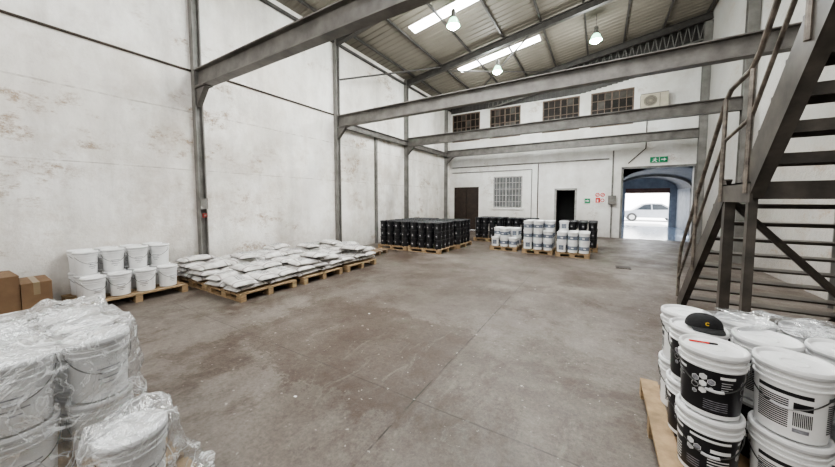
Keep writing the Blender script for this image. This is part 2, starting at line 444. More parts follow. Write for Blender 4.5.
m.box((-1.85,YN+.9,0),(-1.03,YN+.95,2.18),1); m.box((-1.9,YN+.25,0),(-1.85,YN+.95,2.2),1); m.box((-1.03,YN+.25,0),(-.98,YN+.95,2.2),1); m.box((-1.9,YN+.25,2.18),(-.98,YN+.95,2.23),1); m.box((-1.85,YN,-.03),(-1.03,YN+.95,0),1)
structure('door_2',m,[M_bars,M_dark])
m=MB(); m.box((.77,YN-.03,0),(.85,YN,3.15)); m.box((3.2,YN-.05,0),(3.3,YN,3.15)); m.box((.77,YN-.03,3.07),(3.3,YN,3.15))
structure('trim_2',m,[M_steelL])
PX0,PX1,PY0,PY1=.7,4.1,YN+.25,24.6
m=MB(); m.box((PX0,YN,-.2),(PX1,PY1,0)); structure('trim_3',m,[M_floorP])
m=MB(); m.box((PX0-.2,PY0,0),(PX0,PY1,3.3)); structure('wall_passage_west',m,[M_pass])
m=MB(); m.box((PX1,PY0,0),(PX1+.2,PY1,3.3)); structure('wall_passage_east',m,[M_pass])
m=MB(); vs=[];fs=[]; K=20
for k in range(K+1):
    a=pi*k/K; xx=(PX0+PX1)/2-(PX1-PX0)/2*cos(a); zz=2.35+.75*sin(a)
    for yy in (PY0,PY1): vs.append((xx,yy,zz))
for k in range(K): fs.append((2*k,2*k+2,2*k+3,2*k+1))
m.add(vs,fs,0,True)
m.box((PX0-.2,PY0,3.3),(PX1+.2,PY1,3.4))
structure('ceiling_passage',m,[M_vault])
m=MB(); wall_holes(m,PX0-.2,PX1+.2,0,3.5,PY1,PY1+.2,[(1.45,3.75,0,2.3)]); structure('wall_passage_end',m,[M_pass])
m=MB(); m.box((1.45,PY1-.06,2.14),(3.75,PY1,2.45)); structure('trim_4',m,[pm('lintel_rust_red',(.20,.10,.075),None,5,.6)])
for yy in (20.5,):
    m=MB(); vs=[];fs=[]
    for k in range(K+1):
        a=pi*k/K
        for (rr,zr,y2) in ((0,0,yy),(0,0,yy+.2),(.12,.12,yy+.2),(.12,.12,yy)):
            xx=(PX0+PX1)/2-((PX1-PX0)/2-rr-.01)*cos(a); zz=2.33+(.75-zr)*sin(a); vs.append((xx,y2,zz))
    for k in range(K):
        for q in range(4):
            r=(q+1)%4; fs.append((4*k+q,4*k+r,4*k+4+r,4*k+4+q))
    m.add(vs,fs,0,True)
    for xa in (PX0+.01,PX1-.13): m.box((xa,yy,0),(xa+.12,yy+.2,2.35))
    ob('arch_rib',m.mesh('arch_rib',[M_steelL]),label='grey curved portal rib under the passage vault',cat='arch')
m=MB(); m.box((-30,PY1,-.25),(40,50,-.02)); structure('floor_outside',m,[M_ground])
m=MB(); m.box((-20,44,-.02),(40,44.3,9)); structure('wall_bright_backdrop',m,[pm('bright_backdrop_white',(.88,.88,.87),(.84,.84,.83),2,.8)])  # white backdrop added to catch the sun and brighten the passage opening
def car():
    e=ob('car',None,(1.4,30.0,-.02),label='silver sedan parked broadside in bright daylight outside',cat='car')
    prof=[(0,.3),(0,.62),(.15,.78),(.9,.9),(1.55,1.38),(2.0,1.46),(2.75,1.44),(3.5,1.0),(4.2,.93),(4.35,.75),(4.35,.32)]
    m=MB(); m.prism([(x,z) for x,z in prof][::-1],0,1.65); ob('body',m.mesh('car_body',[M_car]),parent=e)
    m=MB(); m.prism([(1.12,.95),(1.62,1.33),(2.05,1.39),(2.1,.95)],-.012,1.662); m.prism([(2.18,.95),(2.14,1.39),(2.7,1.37),(3.3,.98)],-.012,1.662)
    ob('side_window',m.mesh('side_window',[M_glassd]),parent=e)
    for wx in (.85,3.5):
        for wy in (.02,1.63):
            m=MB(); R=Matrix.Rotation(radians(90),4,'X')
            m.revolve([(0,-.1),(.32,-.1),(.34,-.07),(.34,.07),(.32,.1),(0,.1)],24,0,R)
            m.revolve([(0,-.105),(.19,-.105),(.19,.105),(0,.105)],16,1,R)
            ob('wheel',m.mesh('wheel',[M_tyre,M_hub]),(wx,wy,.34),parent=e)
car()

# signs
def flat(mb,poly,y,mi):
    mb.add([(x,y,z) for x,z in poly],[tuple(range(len(poly)))],mi)
def disc(cx,cz,r,n=16,r2=None): return [(cx+r*cos(2*pi*i/n),cz+(r2 or r)*sin(2*pi*i/n)) for i in range(n)]
m=MB(); m.box((0,0,0),(.66,.02,.26))
flat(m,[(.34,.03),(.36,.03),(.36,.23),(.34,.23)],-.002,1)
flat(m,disc(.20,.205,.022),-.002,1)
flat(m,[(.14,.10),(.19,.185),(.235,.17),(.20,.10),(.27,.04),(.25,.02),(.17,.075),(.09,.03),(.07,.05)],-.002,1)
flat(m,[(.10,.16),(.19,.185),(.28,.14),(.27,.125),(.19,.165),(.11,.14)],-.002,1)
flat(m,[(.42,.11),(.52,.11),(.52,.06),(.62,.13),(.52,.20),(.52,.15),(.42,.15)],-.002,1)
es=ob('exit_sign',m.mesh('exit_sign',[M_green,M_lwht]),(1.76,YN-.06,3.28),label='green exit sign with white running figure and arrow',cat='sign')
es.scale=(.88,1,.88)
m=MB(); m.box((0,0,0),(.42,.01,.52))
def ring(mb,cx,cz,r0,r1,y,mi,n=24):
    vs=[];fs=[]
    for i in range(n):
        a=2*pi*i/n; vs+=[(cx+r0*cos(a),y,cz+r0*sin(a)),(cx+r1*cos(a),y,cz+r1*sin(a))]
    for i in range(n):
        j=(i+1)%n; fs.append((2*i,2*i+1,2*j+1,2*j))
    mb.add(vs,fs,mi)
for cx in (.11,.31):
    ring(m,cx,.385,.055,.088,-.006,2)
    flat(m,[(cx-.06,.335),(cx-.045,.32),(cx+.06,.435),(cx+.045,.45)],-.0065,2)
flat(m,[(.04,.03),(.22,.03),(.22,.25),(.04,.25)],-.006,2); flat(m,[(.09,.06),(.15,.06),(.15,.18),(.09,.18)],-.007,1)
ring(m,.31,.135,.05,.08,-.006,2)
ob('safety_sign',m.mesh('safety_sign',[M_lwht,M_lwht,M_sred]),(-.22,YN-.02,1.55),label='white safety notice with red prohibition rings and a red panel',cat='sign')
m=MB(); m.box((0,0,0),(.22,.01,.22)); flat(m,[(.03,.09),(.12,.09),(.12,.05),(.19,.11),(.12,.17),(.12,.13),(.03,.13)],-.002,1)
ob('arrow_sign',m.mesh('arrow_sign',[M_green,M_lwht]),(-.62,YN-.02,1.55),label='small green arrow sign on the white wall',cat='sign')
e=ob('air_conditioner',None,(1.33,YN-.36,5.48),label='cream outdoor air conditioner unit mounted high on the wall',cat='air conditioner')
m=MB(); m.box((0,0,0),(.9,.34,.62)); m.box((.0,-.01,.0),(.9,0,.03),1); m.box((0,-.01,.59),(.9,0,.62),1); m.box((.62,-.008,.05),(.64,0,.57),1)
ob('casing',m.mesh('ac_casing',[M_ac,M_conduit]),parent=e)
m=MB(); 
for r in (.06,.12,.18,.22): ring(m,.32,.31,r-.008,r+.008,-.014,0,28)
for k in range(12):
    a=pi*k/6; m.tube([(.32,-.014,.31),(.32+.22*cos(a),-.014,.31+.22*sin(a))],.004,4)
flat(m,disc(.32,.31,.23,28),-.004,1)
ob('fan_grille',m.mesh('fan_grille',[M_ac,M_corr]),parent=e)
m=MB(); m.box((.05,.0,-.06),(.09,.36,0)); m.box((.72,.0,-.06),(.76,.36,0)); ob('bracket',m.mesh('ac_bracket',[M_steel]),parent=e)
cg='conduits on the end wall'
pipe('conduit',[(-7.4,YN-.03,3.55),(.3,YN-.03,3.55)],.028,M_conduit,'grey conduit running level across the end wall','pipe',cg)
pipe('conduit',[(-7.4,YN-.03,3.25),(-3.0,YN-.03,3.25),(-3.0,YN-.03,.0)],.022,M_conduit,'thin grey conduit turning down the end wall','pipe',cg)
pipe('conduit',[(-2.7,YN-.03,3.5),(-2.7,YN-.03,.0)],.022,M_rust,'dark vertical conduit down the end wall','pipe',cg)
pipe('conduit',[(.45,YN-.03,3.9),(.45,YN-.03,.0)],.03,M_conduit,'grey vertical conduit beside the opening','pipe',cg)
pipe('conduit',[(1.0,YN-.03,3.3),(1.6,YN-.03,3.9),(1.6,YN-.03,5.4)],.02,M_rust,'dark conduit rising to the air conditioner','pipe',cg)
m=MB(); m.box((0,0,0),(.3,.1,.4)); m.box((.02,-.01,.02),(.28,0,.38),0); ob('junction_box',m.mesh('junction_box',[M_conduit]),(.3,YN-.16,1.5),label='small grey metal junction box on the end wall',cat='electrical box')
m=MB(); m.box((0,-.035,0),(.05,.035,.09)); m.box((.05,-.02,.025),(.053,.02,.065),1); ob('fire_call_point',m.mesh('fire_call_point',[M_redd,M_conduit]),(XW+.155,3.22,1.32),label='small red fire call point fixed to the grey column',cat='alarm switch')
m=MB(); m.box((0,-.07,0),(.04,.07,.24)); ob('switch_box',m.mesh('switch_box',[M_conduit]),(XW+.155,3.22,1.5),label='small grey switch box on the column',cat='electrical box')
m=MB(); m.box((-.16,-.16,0),(.16,.16,.008))
for k in range(5): m.box((-.12+k*.055,-.13,.008),(-.095+k*.055,.13,.014))
ob('drain_cover',m.mesh('drain_cover',[M_doorD]),(.55,9.1,0),label='small dark rusty drain cover in the concrete floor',cat='drain cover')

# ------------------------------------------------------------------ lamps
for (x,y,z) in [(-3.85,8.4,6.9),(-3.72,12.4,6.98),(-.3,12.4,7.3),(-.3,8.4,7.3),(-3.85,4.2,6.85)]:
    e=ob('high_bay_lamp',None,(x,y,z),label='hanging high-bay lamp with glowing greenish glass bell shade',cat='ceiling lamp',group='high-bay lamps')
    m=MB(); m.revolve([(0,.36),(.05,.36),(.07,.32),(.07,.2),(.085,.16),(.09,.12),(0,.12)],20); ob('lamp_body',m.mesh('lamp_body',[M_steelL]),parent=e)
    m=MB(); m.tube([(0,0,.36),(0,0,roofz(x)-z-.05)],.008,6); ob('cord',m.mesh('lamp_cord',[M_steelD]),parent=e)
    m=MB(); m.revolve([(.08,.12),(.12,.08),(.15,.0),(.19,-.09),(.195,-.105),(.18,-.105),(.14,.0),(.11,.07),(.07,.115)],24); ob('lamp_shade',m.mesh('lamp_shade',[M_lglass]),parent=e)
    m=MB(); m.revolve([(0,.1),(.06,.09),(.10,0),(.14,-.09),(.14,-.14),(.09,-.18),(0,-.19)],20); ob('bulb',m.mesh('lamp_bulb',[M_lamp]),parent=e)
    l=bpy.data.lights.new('lamp_light','POINT'); l.energy=210; l.color=(.97,1,.96); l.shadow_soft_size=.25
    lo=bpy.data.objects.new('lamp_light',l); lo.location=(x,y,z-.5); COL.objects.link(lo)

# ------------------------------------------------------------------ staircase
SX0,SX1=1.12,2.75
st=ob('staircase',None,(SX0,6.2,0),label='dark worn steel open-tread staircase with pipe handrails and landing',cat='stairs')
def sp(name,me): 
    o=ob(name,me,parent=st); o.location=(-SX0,-6.2,0); return o
def stringer(x,y0,z0,y1,z1,depth,w=.06,t=.014,side=1):
    m=MB(); d=Vector((0,y1-y0,z1-z0)); L=d.length; ux=d.normalized(); uy=Vector((1,0,0)); uz=ux.cross(uy)
    if uz.z<0: uz=-uz
    M=Matrix((ux,uy,uz)).transposed().to_4x4(); M.translation=(x,y0,z0)
    m.box((-.1,-t/2,-depth/2),(L+.1,t/2,depth/2),0,M)
    a,b=(0,w) if side>0 else (-w,0)
    m.box((-.1,a,depth/2-.014),(L+.1,b,depth/2),0,M); m.box((-.1,a,-depth/2),(L+.1,b,-depth/2+.014),0,M)
    return m.mesh('stringer',[M_stair])
ZL=1.86; YT=4.43; YU=3.84
for x,sd in ((SX0,1),(SX1,-1)):
    sp('stringer',stringer(x,6.15,.08,YT,ZL-.08,.19,side=sd))
    sp('stringer',stringer(x,YU-.03,ZL+.02,1.5,4.50,.27,side=sd,w=.08))
    m=MB(); m.box((x-.01,YU-.1,ZL-.18),(x+.01,YT+.1,ZL)); m.box((x-.01,YU-.1,ZL-.014),(x+.05*sd,YT+.1,ZL)) if sd>0 else m.box((x-.05,YU-.1,ZL-.014),(x+.01,YT+.1,ZL))
    sp('landing_channel',m.mesh('landing_channel',[M_stair]))
for i in range(1,9):
    m=MB(); y=6.2-i*.2; z=i*.207
    m.box((SX0+.01,y-.01,z-.022),(SX1-.01,y+.2,z)); m.box((SX0+.01,y+.185,z-.05),(SX1-.01,y+.2,z-.022))
    sp('tread',m.mesh('tread',[M_stair]))
m=MB(); m.box((SX0,YU-.02,ZL-.03),(3.34,YT+.02,ZL)); m.box((SX0,YU+.25,ZL-.1),(3.34,YU+.29,ZL-.03)); m.box((SX0,YU-.02,ZL-.15),(3.34,YU,ZL-.03)); m.box((SX0,YT,ZL-.15),(3.34,YT+.02,ZL-.03)); sp('landing',m.mesh('landing',[M_stair]))
for i in range(1,13):
    y=YU-i*.19; z=ZL+i*.215
    m=MB(); m.box((SX0+.01,y-.05,z-.03),(SX1-.01,y+.26,z)); m.box((SX0+.01,y-.05,z-.085),(SX1-.01,y-.035,z-.03)); m.box((SX0+.01,y+.245,z-.085),(SX1-.01,y+.26,z-.03)); sp('tread',m.mesh('tread',[M_stair]))
m=MB(); m.box((SX0,.4,4.42),(3.34,1.56,4.50)); m.box((SX0,.4,4.25),(SX0+.05,1.56,4.42)); m.box((SX0,1.5,4.25),(3.34,1.56,4.42)); sp('platform',m.mesh('platform',[M_stair]))
for x in (SX0+.04,SX1-.04):
    m=MB(); m.box((x-.04,YT-.06,0),(x+.04,YT+.02,ZL-.03)); sp('post',m.mesh('post',[M_stair]))
    m=MB(); m.box((x-.04,1.52,0),(x+.04,1.6,4.4)) if x>2 else m.box((x-.03,YU-.02,0),(x+.03,YU+.04,ZL-.03)); sp('post',m.mesh('post',[M_stair]))
m=MB(); m.tube([(SX0+.05,YT+.05,1.72),(2.62,YT+.05,.03)],.036,6); sp('cross_brace',m.mesh('cross_brace',[M_stair]))
for x in (SX0,SX1):
    for hh,rr in ((.95,.022),(.52,.017)):
        m=MB()
        pts=[(x,6.28,.15),(x,6.27,hh*.8),(x,6.18,hh+.02),(x,YT+.08,ZL+hh-.05),(x,YT-.05,ZL+hh+.02),(x,YU+.06,ZL+hh+.05),(x,YU-.1,ZL+hh+.15),(x,1.5,4.5+hh)] if hh>.9 else [(x,6.25,hh*.9),(x,YT+.05,ZL+hh-.05),(x,YU,ZL+hh+.05),(x,1.5,4.5+hh)]
        m.tube(pts,rr,10); sp('handrail',m.mesh('handrail',[M_rail]))
    for (y,z) in ((5.4,.85),(YT+.03,ZL-.08),(YU-.02,ZL),(3.0,2.82),(2.2,3.7)):
        m=MB(); m.tube([(x-.015,y,z-.1),(x-.015,y,z+.98)],.02,8); sp('baluster',m.mesh('baluster',[M_rail]))

# ------------------------------------------------------------------ pallets
def pallet_mesh(w,d,mat,name):
    m=MB(); h=.14
    n=max(5,int(w/.15)); bw=w/n*.72
    for i in range(n):
        x=-w/2+bw/2+(w-bw)*i/(n-1); m.box((x-bw/2,-d/2,h-.022),(x+bw/2,d/2,h))
    for y in (-d/2+.05,0,d/2-.05):
        m.box((-w/2,y-.045,h-.044),(w/2,y+.045,h-.022))
        m.box((-w/2,y-.045,0),(w/2,y+.045,.018))
        for x in (-w/2+.07,0,w/2-.07): m.box((x-.07,y-.045,.018),(x+.07,y+.045,h-.044))
    return m.mesh(name,[mat])
PM={}
def pallet(x,y,w,d,rot=0,mat=None,label='pale wooden pallet lying on the concrete floor',group='wooden pallets'):
    mat=mat or M_wood; k=(w,d,mat.name)
    if k not in PM: PM[k]=pallet_mesh(w,d,mat,'pallet')
    return ob('pallet',PM[k],(x,y,0),(0,0,rot),label=label,cat='pallet',group=group)

# ------------------------------------------------------------------ large buckets (with parts)
KS=.895
def polar(u,z,r):
    a=-pi/2+u/r; return (r*cos(a),r*sin(a),z)
def rb(z): return (.137+(.148-.137)*z/.27)*KS
def sc(prof): return [(r*KS,z) for r,z in prof]
def build_bucket_meshes():
    D={}
    bp=sc([(0,.0),(.130,0),(.1365,.006),(.148,.27),(.1575,.272),(.1575,.279),(.149,.281),(.150,.302),(.1585,.304),(.1585,.311),(.152,.313),(.153,.34)])
    for nm,mt in (('body',M_white),('bodyK',M_black)):
        m=MB(); m.revolve(bp,40)
        for s in (-1,1): m.box((s*.1385-.007,-.02,.278),(s*.1385+.007,.02,.306))
        D[nm]=m.mesh('bucket_body',[mt])
    m=MB(); m.revolve(sc([(.155,.333),(.1625,.333),(.1645,.338),(.1640,.350)]),48,1)
    m.revolve(sc([(.1640,.350),(.163,.362),(.159,.368),(.150,.368),(.144,.364),(.138,.353),(.06,.353),(.057,.356),(.05,.356),(.047,.353),(0,.353)]),48,0)
    D['lid']=m.mesh('bucket_lid',[M_lid,M_lrim])
    m=MB(); pts=[]; dz=.17
    for k in range(25):
        t=k/24; a=pi+pi*t; rr=.1445; pts.append((rr*cos(a),rr*sin(a),.292-dz*sin(pi*t)*.75))
    m.tube(pts,.003,6,0); m.tube(pts[10:15],.008,8,1)
    D['handle']=m.mesh('bucket_handle',[M_wire,M_lrim])
    def band(mb,u0,u1,z0,z1,off,mi,n=40):
        vs=[];fs=[]
        for i in range(n+1):
            u=u0+(u1-u0)*i/n
            vs.append(polar(u,z0,rb(z0)+off)); vs.append(polar(u,z1,rb(z1)+off))
        for i in range(n): fs.append((2*i,2*i+2,2*i+3,2*i+1))
        mb.add(vs,fs,mi,True)
    def poly(mb,pts,off,mi):
        mb.add([polar(u,z,rb(z)+off) for u,z in pts],[tuple(range(len(pts)))],mi,True)
    def hexa(cu,cz,r): return [(cu+r*cos(pi/6+pi*i/3),cz+r*sin(pi/6+pi*i/3)) for i in range(6)]
    C=.39
    m=MB(); band(m,-C,C,.03,.268,.0012,0,72)
    for off in (-.22,0.0,.22):
        for q,(cu,cz,r) in enumerate(((-.080,.205,.018),(-.046,.186,.018),(-.046,.225,.018),(-.080,.166,.018),(-.012,.205,.018),(-.012,.167,.010),(-.046,.147,.018),(-.080,.127,.012))):
            poly(m,hexa(cu+off,cz,r),.0022,1); poly(m,hexa(cu+off,cz,r*.88),.0028,(2,1,3,0,2,3,1,2)[q])
        band(m,off+.022,off+.09,.233,.248,.0024,1,6)
        for j,(w) in enumerate((.05,.04,.05,.03)): band(m,off+.028,off+.028+w,.212-j*.013,.216-j*.013,.0024,3,6)
        for j in range(5): band(m,off-.04,off+.06,.05+j*.012,.054+j*.012,.0024,2,6)
    D['labelA']=m.mesh('bucket_label',[M_lblk,M_lwht,M_lgry,M_lrim])
    m=MB(); band(m,-C,C,.035,.262,.0012,0,72)
    for off in (-.26,0.,.26):
        for j in range(14): band(m,off-.10,off+.02,.06+j*.0108,.0665+j*.0108,.0024,1,8)
        for j in range(11): band(m,off+.035+j*.006,off+.0385+j*.006,.08,.15,.0024,1,2)
        band(m,off+.035,off+.10,.165,.20,.0024,1,6); band(m,off-.10,off+.10,.225,.245,.0024,1,10)
        band(m,off+.035,off+.09,.048,.068,.0024,2,6)
    D['labelB']=m.mesh('bucket_label',[M_lwht,M_lblk,M_lgry])
    m=MB(); band(m,-.11,.11,.07,.22,.0012,0,30)
    for j,w in enumerate((.11,.08,.1,.05)): band(m,-w/2,w/2,.185-j*.03,.193-j*.03,.0024,2,10)
    D['labelC']=m.mesh('bucket_label',[M_lwht,M_lblk,M_lgry])
    m=MB(); band(m,-C,C,.03,.268,.0012,0,72)
    for off in (-.22,0,.22):
        for q,(cu,cz,r) in enumerate(((-.085,.20,.018),(-.053,.182,.018),(-.085,.164,.018))):
            poly(m,hexa(cu+off,cz,r),.0022,1); poly(m,hexa(cu+off,cz,r*.86),.0028,(1,2,3)[q])
        for j in range(6): band(m,off-.01,off+.085,.05+j*.017,.056+j*.017,.0024,1,8)
        band(m,off-.0,off+.09,.18,.20,.0024,1,10); band(m,off-.09,off+.09,.238,.252,.0024,1,10)
        for j in range(4): band(m,off-.1,off-.04,.06+j*.014,.065+j*.014,.0024,2,6)
    D['labelD']=m.mesh('bucket_label',[M_lblk,M_lwht,M_lgry,M_lrim])
    return D
BK=build_bucket_meshes()
LAB={'A':'white plastic bucket with black hexagon-printed label','B':'white plastic bucket with black printed bars','C':'plain white plastic bucket with small label','D':'white plastic bucket with black text-printed label','K':'black plastic bucket with white lid and printed label'}
def bucket(x,y,z,rot,kind,group,extra=''):
    e=ob('bucket',BK['bodyK' if kind=='K' else 'body'],(x,y,z),(0,0,rot),label=LAB[kind]+extra,cat='bucket',group=group)
    ob('lid',BK['lid'],parent=e); ob('handle',BK['handle'],parent=e)
    ob('label',BK['label'+('A' if kind=='K' else kind)],parent=e)
    return e
def face(x,y,j=0):
    return math.atan2(-y,-x)+pi/2+j
SP=.3685
pallet(1.02,2.66,1.34,1.1,0,M_wood,'pale wooden pallet carrying stacked paint buckets')
random.seed(11)
kinds={(0,0,1):'A',(0,0,0):'D',(1,0,1):'B',(1,0,0):'B',(2,0,1):'K',(2,0,0):'K',(0,1,1):'A',(0,1,0):'A',(3,0,1):'K',(3,0,0):'K',(1,1,0):'K'}
for i,x in enumerate((.575,.885,1.195,1.505)):
    for j,y in enumerate((2.30,2.61,2.92)):
        for l in range(2):
            k=kinds.get((i,j,l),random.choice('BCB'))
            jt=0.12 if (i,j)==(0,0) else random.uniform(-.25,.25)
            bucket(x,y,.14+l*SP,face(x,y,jt),k,'buckets on the pallet by the stairs')
zt=.14+2*SP
m=MB(); m.tube([(-.06,0,0),(.03,0,0)],.005,10,0); m.tube([(.03,0,0),(.065,0,0)],.0057,10,1); m.tube([(.065,0,0),(.068,0,0)],.0045,10,1)
ob('marker_pen',m.mesh('marker_pen',[M_redp,M_lblk]),(.54,2.34,.14+SP+.353+.0062),(0,0,radians(5)),label='red marker pen lying on a bucket lid',cat='pen')
cap=ob('baseball_cap',None,(.605,2.615,zt-.001),(0,0,radians(8)),label='black baseball cap with yellow emblem resting on a bucket lid',cat='cap')
cap.scale=(.95,.95,.86)
m=MB(); vs=[];fs=[];NA,NB=32,10
for b in range(NB+1):
    ph=(pi/2)*b/NB
    for a in range(NA):
        t=2*pi*a/NA; r=cos(ph)**.75
        vs.append((.10*r*cos(t),.09*r*sin(t),.092*sin(ph)+.004))
for b in range(NB):
    for a in range(NA): fs.append((b*NA+a,b*NA+(a+1)%NA,(b+1)*NA+(a+1)%NA,(b+1)*NA+a))
m.add(vs,fs,0,True); m.revolve([(.009,.094),(.009,.099),(0,.102)],10)
ob('crown',m.mesh('cap_crown',[M_capf]),parent=cap)
m=MB(); vs=[];fs=[]
for k in range(21):
    t=-pi/2+radians(-62)+radians(124)*k/20
    for q in range(5):
        f=q/4; L=.075*max(0,cos(t+pi/2))**.6*f
        vs.append(((.097)*cos(t),(.087)*sin(t)-L,.008+ .012*cos((t+pi/2)*1.5)-.012*f))
for k in range(20):
    for q in range(4): fs.append((k*5+q,k*5+q+1,(k+1)*5+q+1,(k+1)*5+q))
m.add(vs,fs,0,True); br=ob('brim',m.mesh('cap_brim',[M_capf]),parent=cap)
sm=br.modifiers.new('th','SOLIDIFY'); sm.thickness=.004
m=MB(); pts=[]
for k in range(11):
    a=radians(50+260*k/10); u=.010*cos(a)-.012; z=.050+.010*sin(a)
    t=-pi/2+u/.095; pts.append((.097*cos(t),.0865*sin(t)-.001,z))
m.tube(pts,.0024,5)
ob('emblem',m.mesh('cap_emblem',[M_yel]),parent=cap)

# left mid pallet of white buckets
pallet(-7.02,1.83,.98,1.40,0,M_wood,'pale wooden pallet with white buckets by the wall')
random.seed(5)
for j in range(4):
    y=1.35+j*.318
    bucket(-6.74+random.uniform(-.03,.03),y,.14,face(-6.8,y,random.uniform(-.5,.7)),'C','white buckets by the plastered wall')
    for l in range(2): bucket(-7.06,y,.14+l*SP,face(-7.2,y,random.uniform(-.7,.7)),'C','white buckets by the plastered wall')
    for l in range(2): bucket(-7.385,y,.14+l*SP,face(-7.2,y,random.uniform(-.7,.7)),'C','white buckets by the plastered wall')
pallet(-7.05,.32,.8,1.24,0,M_woodD,'dark weathered pallet under cardboard cartons')
def carton(x,y,z,w,d,h,rot,label):
    m=MB(); m.box((-w/2,-d/2,0),(w/2,d/2,h)); m.box((-w/2-.001,-.03,h),(w/2+.001,.03,h+.002),1); m.box((w/2,-.03,h*.6),(w/2+.002,.03,h),1)
    m.box((-w/2,-d/2-.003,h-.004),(w/2,-.002,h+.001)); m.box((-w/2,.002,h-.004),(w/2,d/2+.003,h+.001))
    return ob('cardboard_box',m.mesh('cardboard_box',[M_card,M_tape]),(x,y,z),(0,0,rot),label=label,cat='box',group='cartons by the wall')
carton(-6.98,.24,.14,.66,.8,.54,.03,'large brown cardboard carton on a dark pallet')
carton(-6.94,.80,.14,.6,.27,.42,-.03,'small brown cardboard carton beside a larger one')

# left foreground stack with film
FX,FY=-.09,-.05
pallet(-2.70,.21,1.42,1.12,0,M_wood,'pale wooden pallet under film-wrapped buckets')
random.seed(21)
gl='film-wrapped buckets on a pallet'
for i,x in enumerate((-2.54,-2.855,-3.17)):
    for j,y in enumerate((-.05,.265,.58)):
        for l in range(2):
            bucket(x+FX,y+FY,.14+l*SP,face(x,y,random.uniform(-.6,.6)),'C',gl,' under clear film')
bucket(-2.07,.52,.14,face(-2.1,.5,.2),'C',gl,' in a crumpled bag')

def film(name,cx,cy,rx,ry,zt,zb,seed,label,flare=.06,pw=.5,amp=.03,top=.05,floor_=.012):
    m=MB(); NA,NU=150,56; vs=[];fs=[]
    off=Vector((seed*3.1,seed*7.7,seed))
    for i in range(NU+1):
        u=i/NU
        for a in range(NA):
            t=2*pi*a/NA
            ct,stt=cos(t),sin(t)
            sx=math.copysign(abs(ct)**pw,ct); sy=math.copysign(abs(stt)**pw,stt)
            if u<.4:
                f=u/.4; rr=f; z=zt
            else:
                f=(u-.4)/.6; rr=1+flare*f**3; z=zt-(zt-zb)*f
            p=Vector((sx*rx*rr,sy*ry*rr,z))
            n1=noise.noise((p*4+off)); n2=abs(noise.noise(p*7+off*2)); n3=abs(noise.noise(p*16+off))
            d=amp*(n1*1.0+ (.5-n2)*1.5+(.4-n3)*.5)
            if u<.4:
                p.z+=top*max(-.15,(n1+(.5-n2)*1.3+(.4-n3)*.3))+.012
                p+=Vector((sx,sy,0))*d*max(0,(f-.7)/.3)
            else:
                fl=1+flare*5*f**4*max(0,noise.noise(Vector((ct*2.2,stt*2.2,seed)))+.2)
                p+=Vector((sx,sy,0))*(d+.006)*(1+f)
                p.x*=fl; p.y*=fl
                if f<.12: p.z+=top*.5*n1
            if p.z<floor_: p.z=floor_+abs(n3)*.01
            vs.append((cx+p.x,cy+p.y,p.z))
    for i in range(NU):
        for a in range(NA):
            b=(a+1)%NA; fs.append((i*NA+a,i*NA+b,(i+1)*NA+b,(i+1)*NA+a))
    m.add(vs,fs,0,True)
    return ob(name,m.mesh(name,[M_film],80),label=label,cat='plastic film')
film('plastic_wrap',-2.855+FX,.265+FY,.485,.485,.89,.16,1,'crumpled clear plastic film draped over stacked white buckets',.02,.36,.026,.07,.145)
film('plastic_wrap',-2.07,.52,.165,.165,.52,.15,2,'crumpled clear plastic bag over a single white bucket',.25,.85,.028,.055,.145)
film('plastic_wrap',1.08,2.92,.16,.11,.895,.88,4,'small scrap of clear crumpled plastic on bucket lids',.3,.8,.015,.03)

# ------------------------------------------------------------------ bags
def bag_mesh(seed,mat):
    m=MB(); L,W,T=.305,.205,.062; NX,NY=22,18; off=Vector((seed*5,seed*3,1))
    idx={};vs=[];fs=[]
    def edge(a): return max(0,1-abs(a)**2.6)**.52
    for s in (1,-1):
        for i in range(NX+1):
            for j in range(NY+1):
                u=-cos(pi*i/NX); v=-cos(pi*j/NY)
                rim=(i in(0,NX) or j in (0,NY))
                if s==-1 and rim: idx[(s,i,j)]=idx[(1,i,j)]; continue
                x=L*u*(1-.04*v*v); y=W*v*(1-.07*u*u)
                e=edge(u)*edge(v)
                h=T*e*(1 if s>0 else .8)
                w=noise.noise(Vector((x*6,y*6,s*2))+off)*.030+noise.noise(Vector((x*12,y*12,s))+off)*.011
                sag=-.022*(u**4*.7+v**4*.5)   # ends droop softly
                z=s*h+ (w*e)-.006+sag
                idx[(s,i,j)]=len(vs); vs.append((x,y,z))
    for s in (1,-1):
        for i in range(NX):
            for j in range(NY):
                f=(idx[(s,i,j)],idx[(s,i+1,j)],idx[(s,i+1,j+1)],idx[(s,i,j+1)])
                fs.append(f if s>0 else f[::-1])
    m.add(vs,fs,0,True); return m.mesh('cement_bag',[mat],179)
BM=[bag_mesh(i,M_bag[i%3]) for i in range(6)]
random.seed(9)
def bag(x,y,z,rot,g,tx=0,ty=0):
    ob('powder_bag',random.choice(BM),(x,y,z),(tx,ty,rot),label='dusty white woven bag with dark print stacked on a pallet',cat='bag',group=g)
LA=[(-.25,-.39,0),(-.25,0,0),(-.25,.39,0),(.285,-.295,pi/2),(.285,.31,pi/2)]
for ci,cx in enumerate((-5.60,-6.84)):
    for ri,cy in enumerate((3.22,4.45,5.68)):
        pallet(cx,cy,1.13,1.08,random.uniform(-.03,.03),M_wood,'pale wooden pallet loaded with white bags')
        for l in range(4):
            for q,(a,b,r) in enumerate(LA):
                if l==3 and ((ci,ri)==(0,0) or random.random()<.6): continue
                if l==2 and (ci,ri)==(0,0) and q in (0,3): continue
                if l==2 and random.random()<.12: continue
                if l%2: a,b,r=-a,-b,r
                bag(cx+a+random.uniform(-.025,.025),cy+b+random.uniform(-.015,.015),.14+.075+l*.098,r+random.uniform(-.11,.11)+(pi if random.random()<.5 else 0),'white bags on pallets',random.uniform(-.04,.04),random.uniform(-.04,.04))
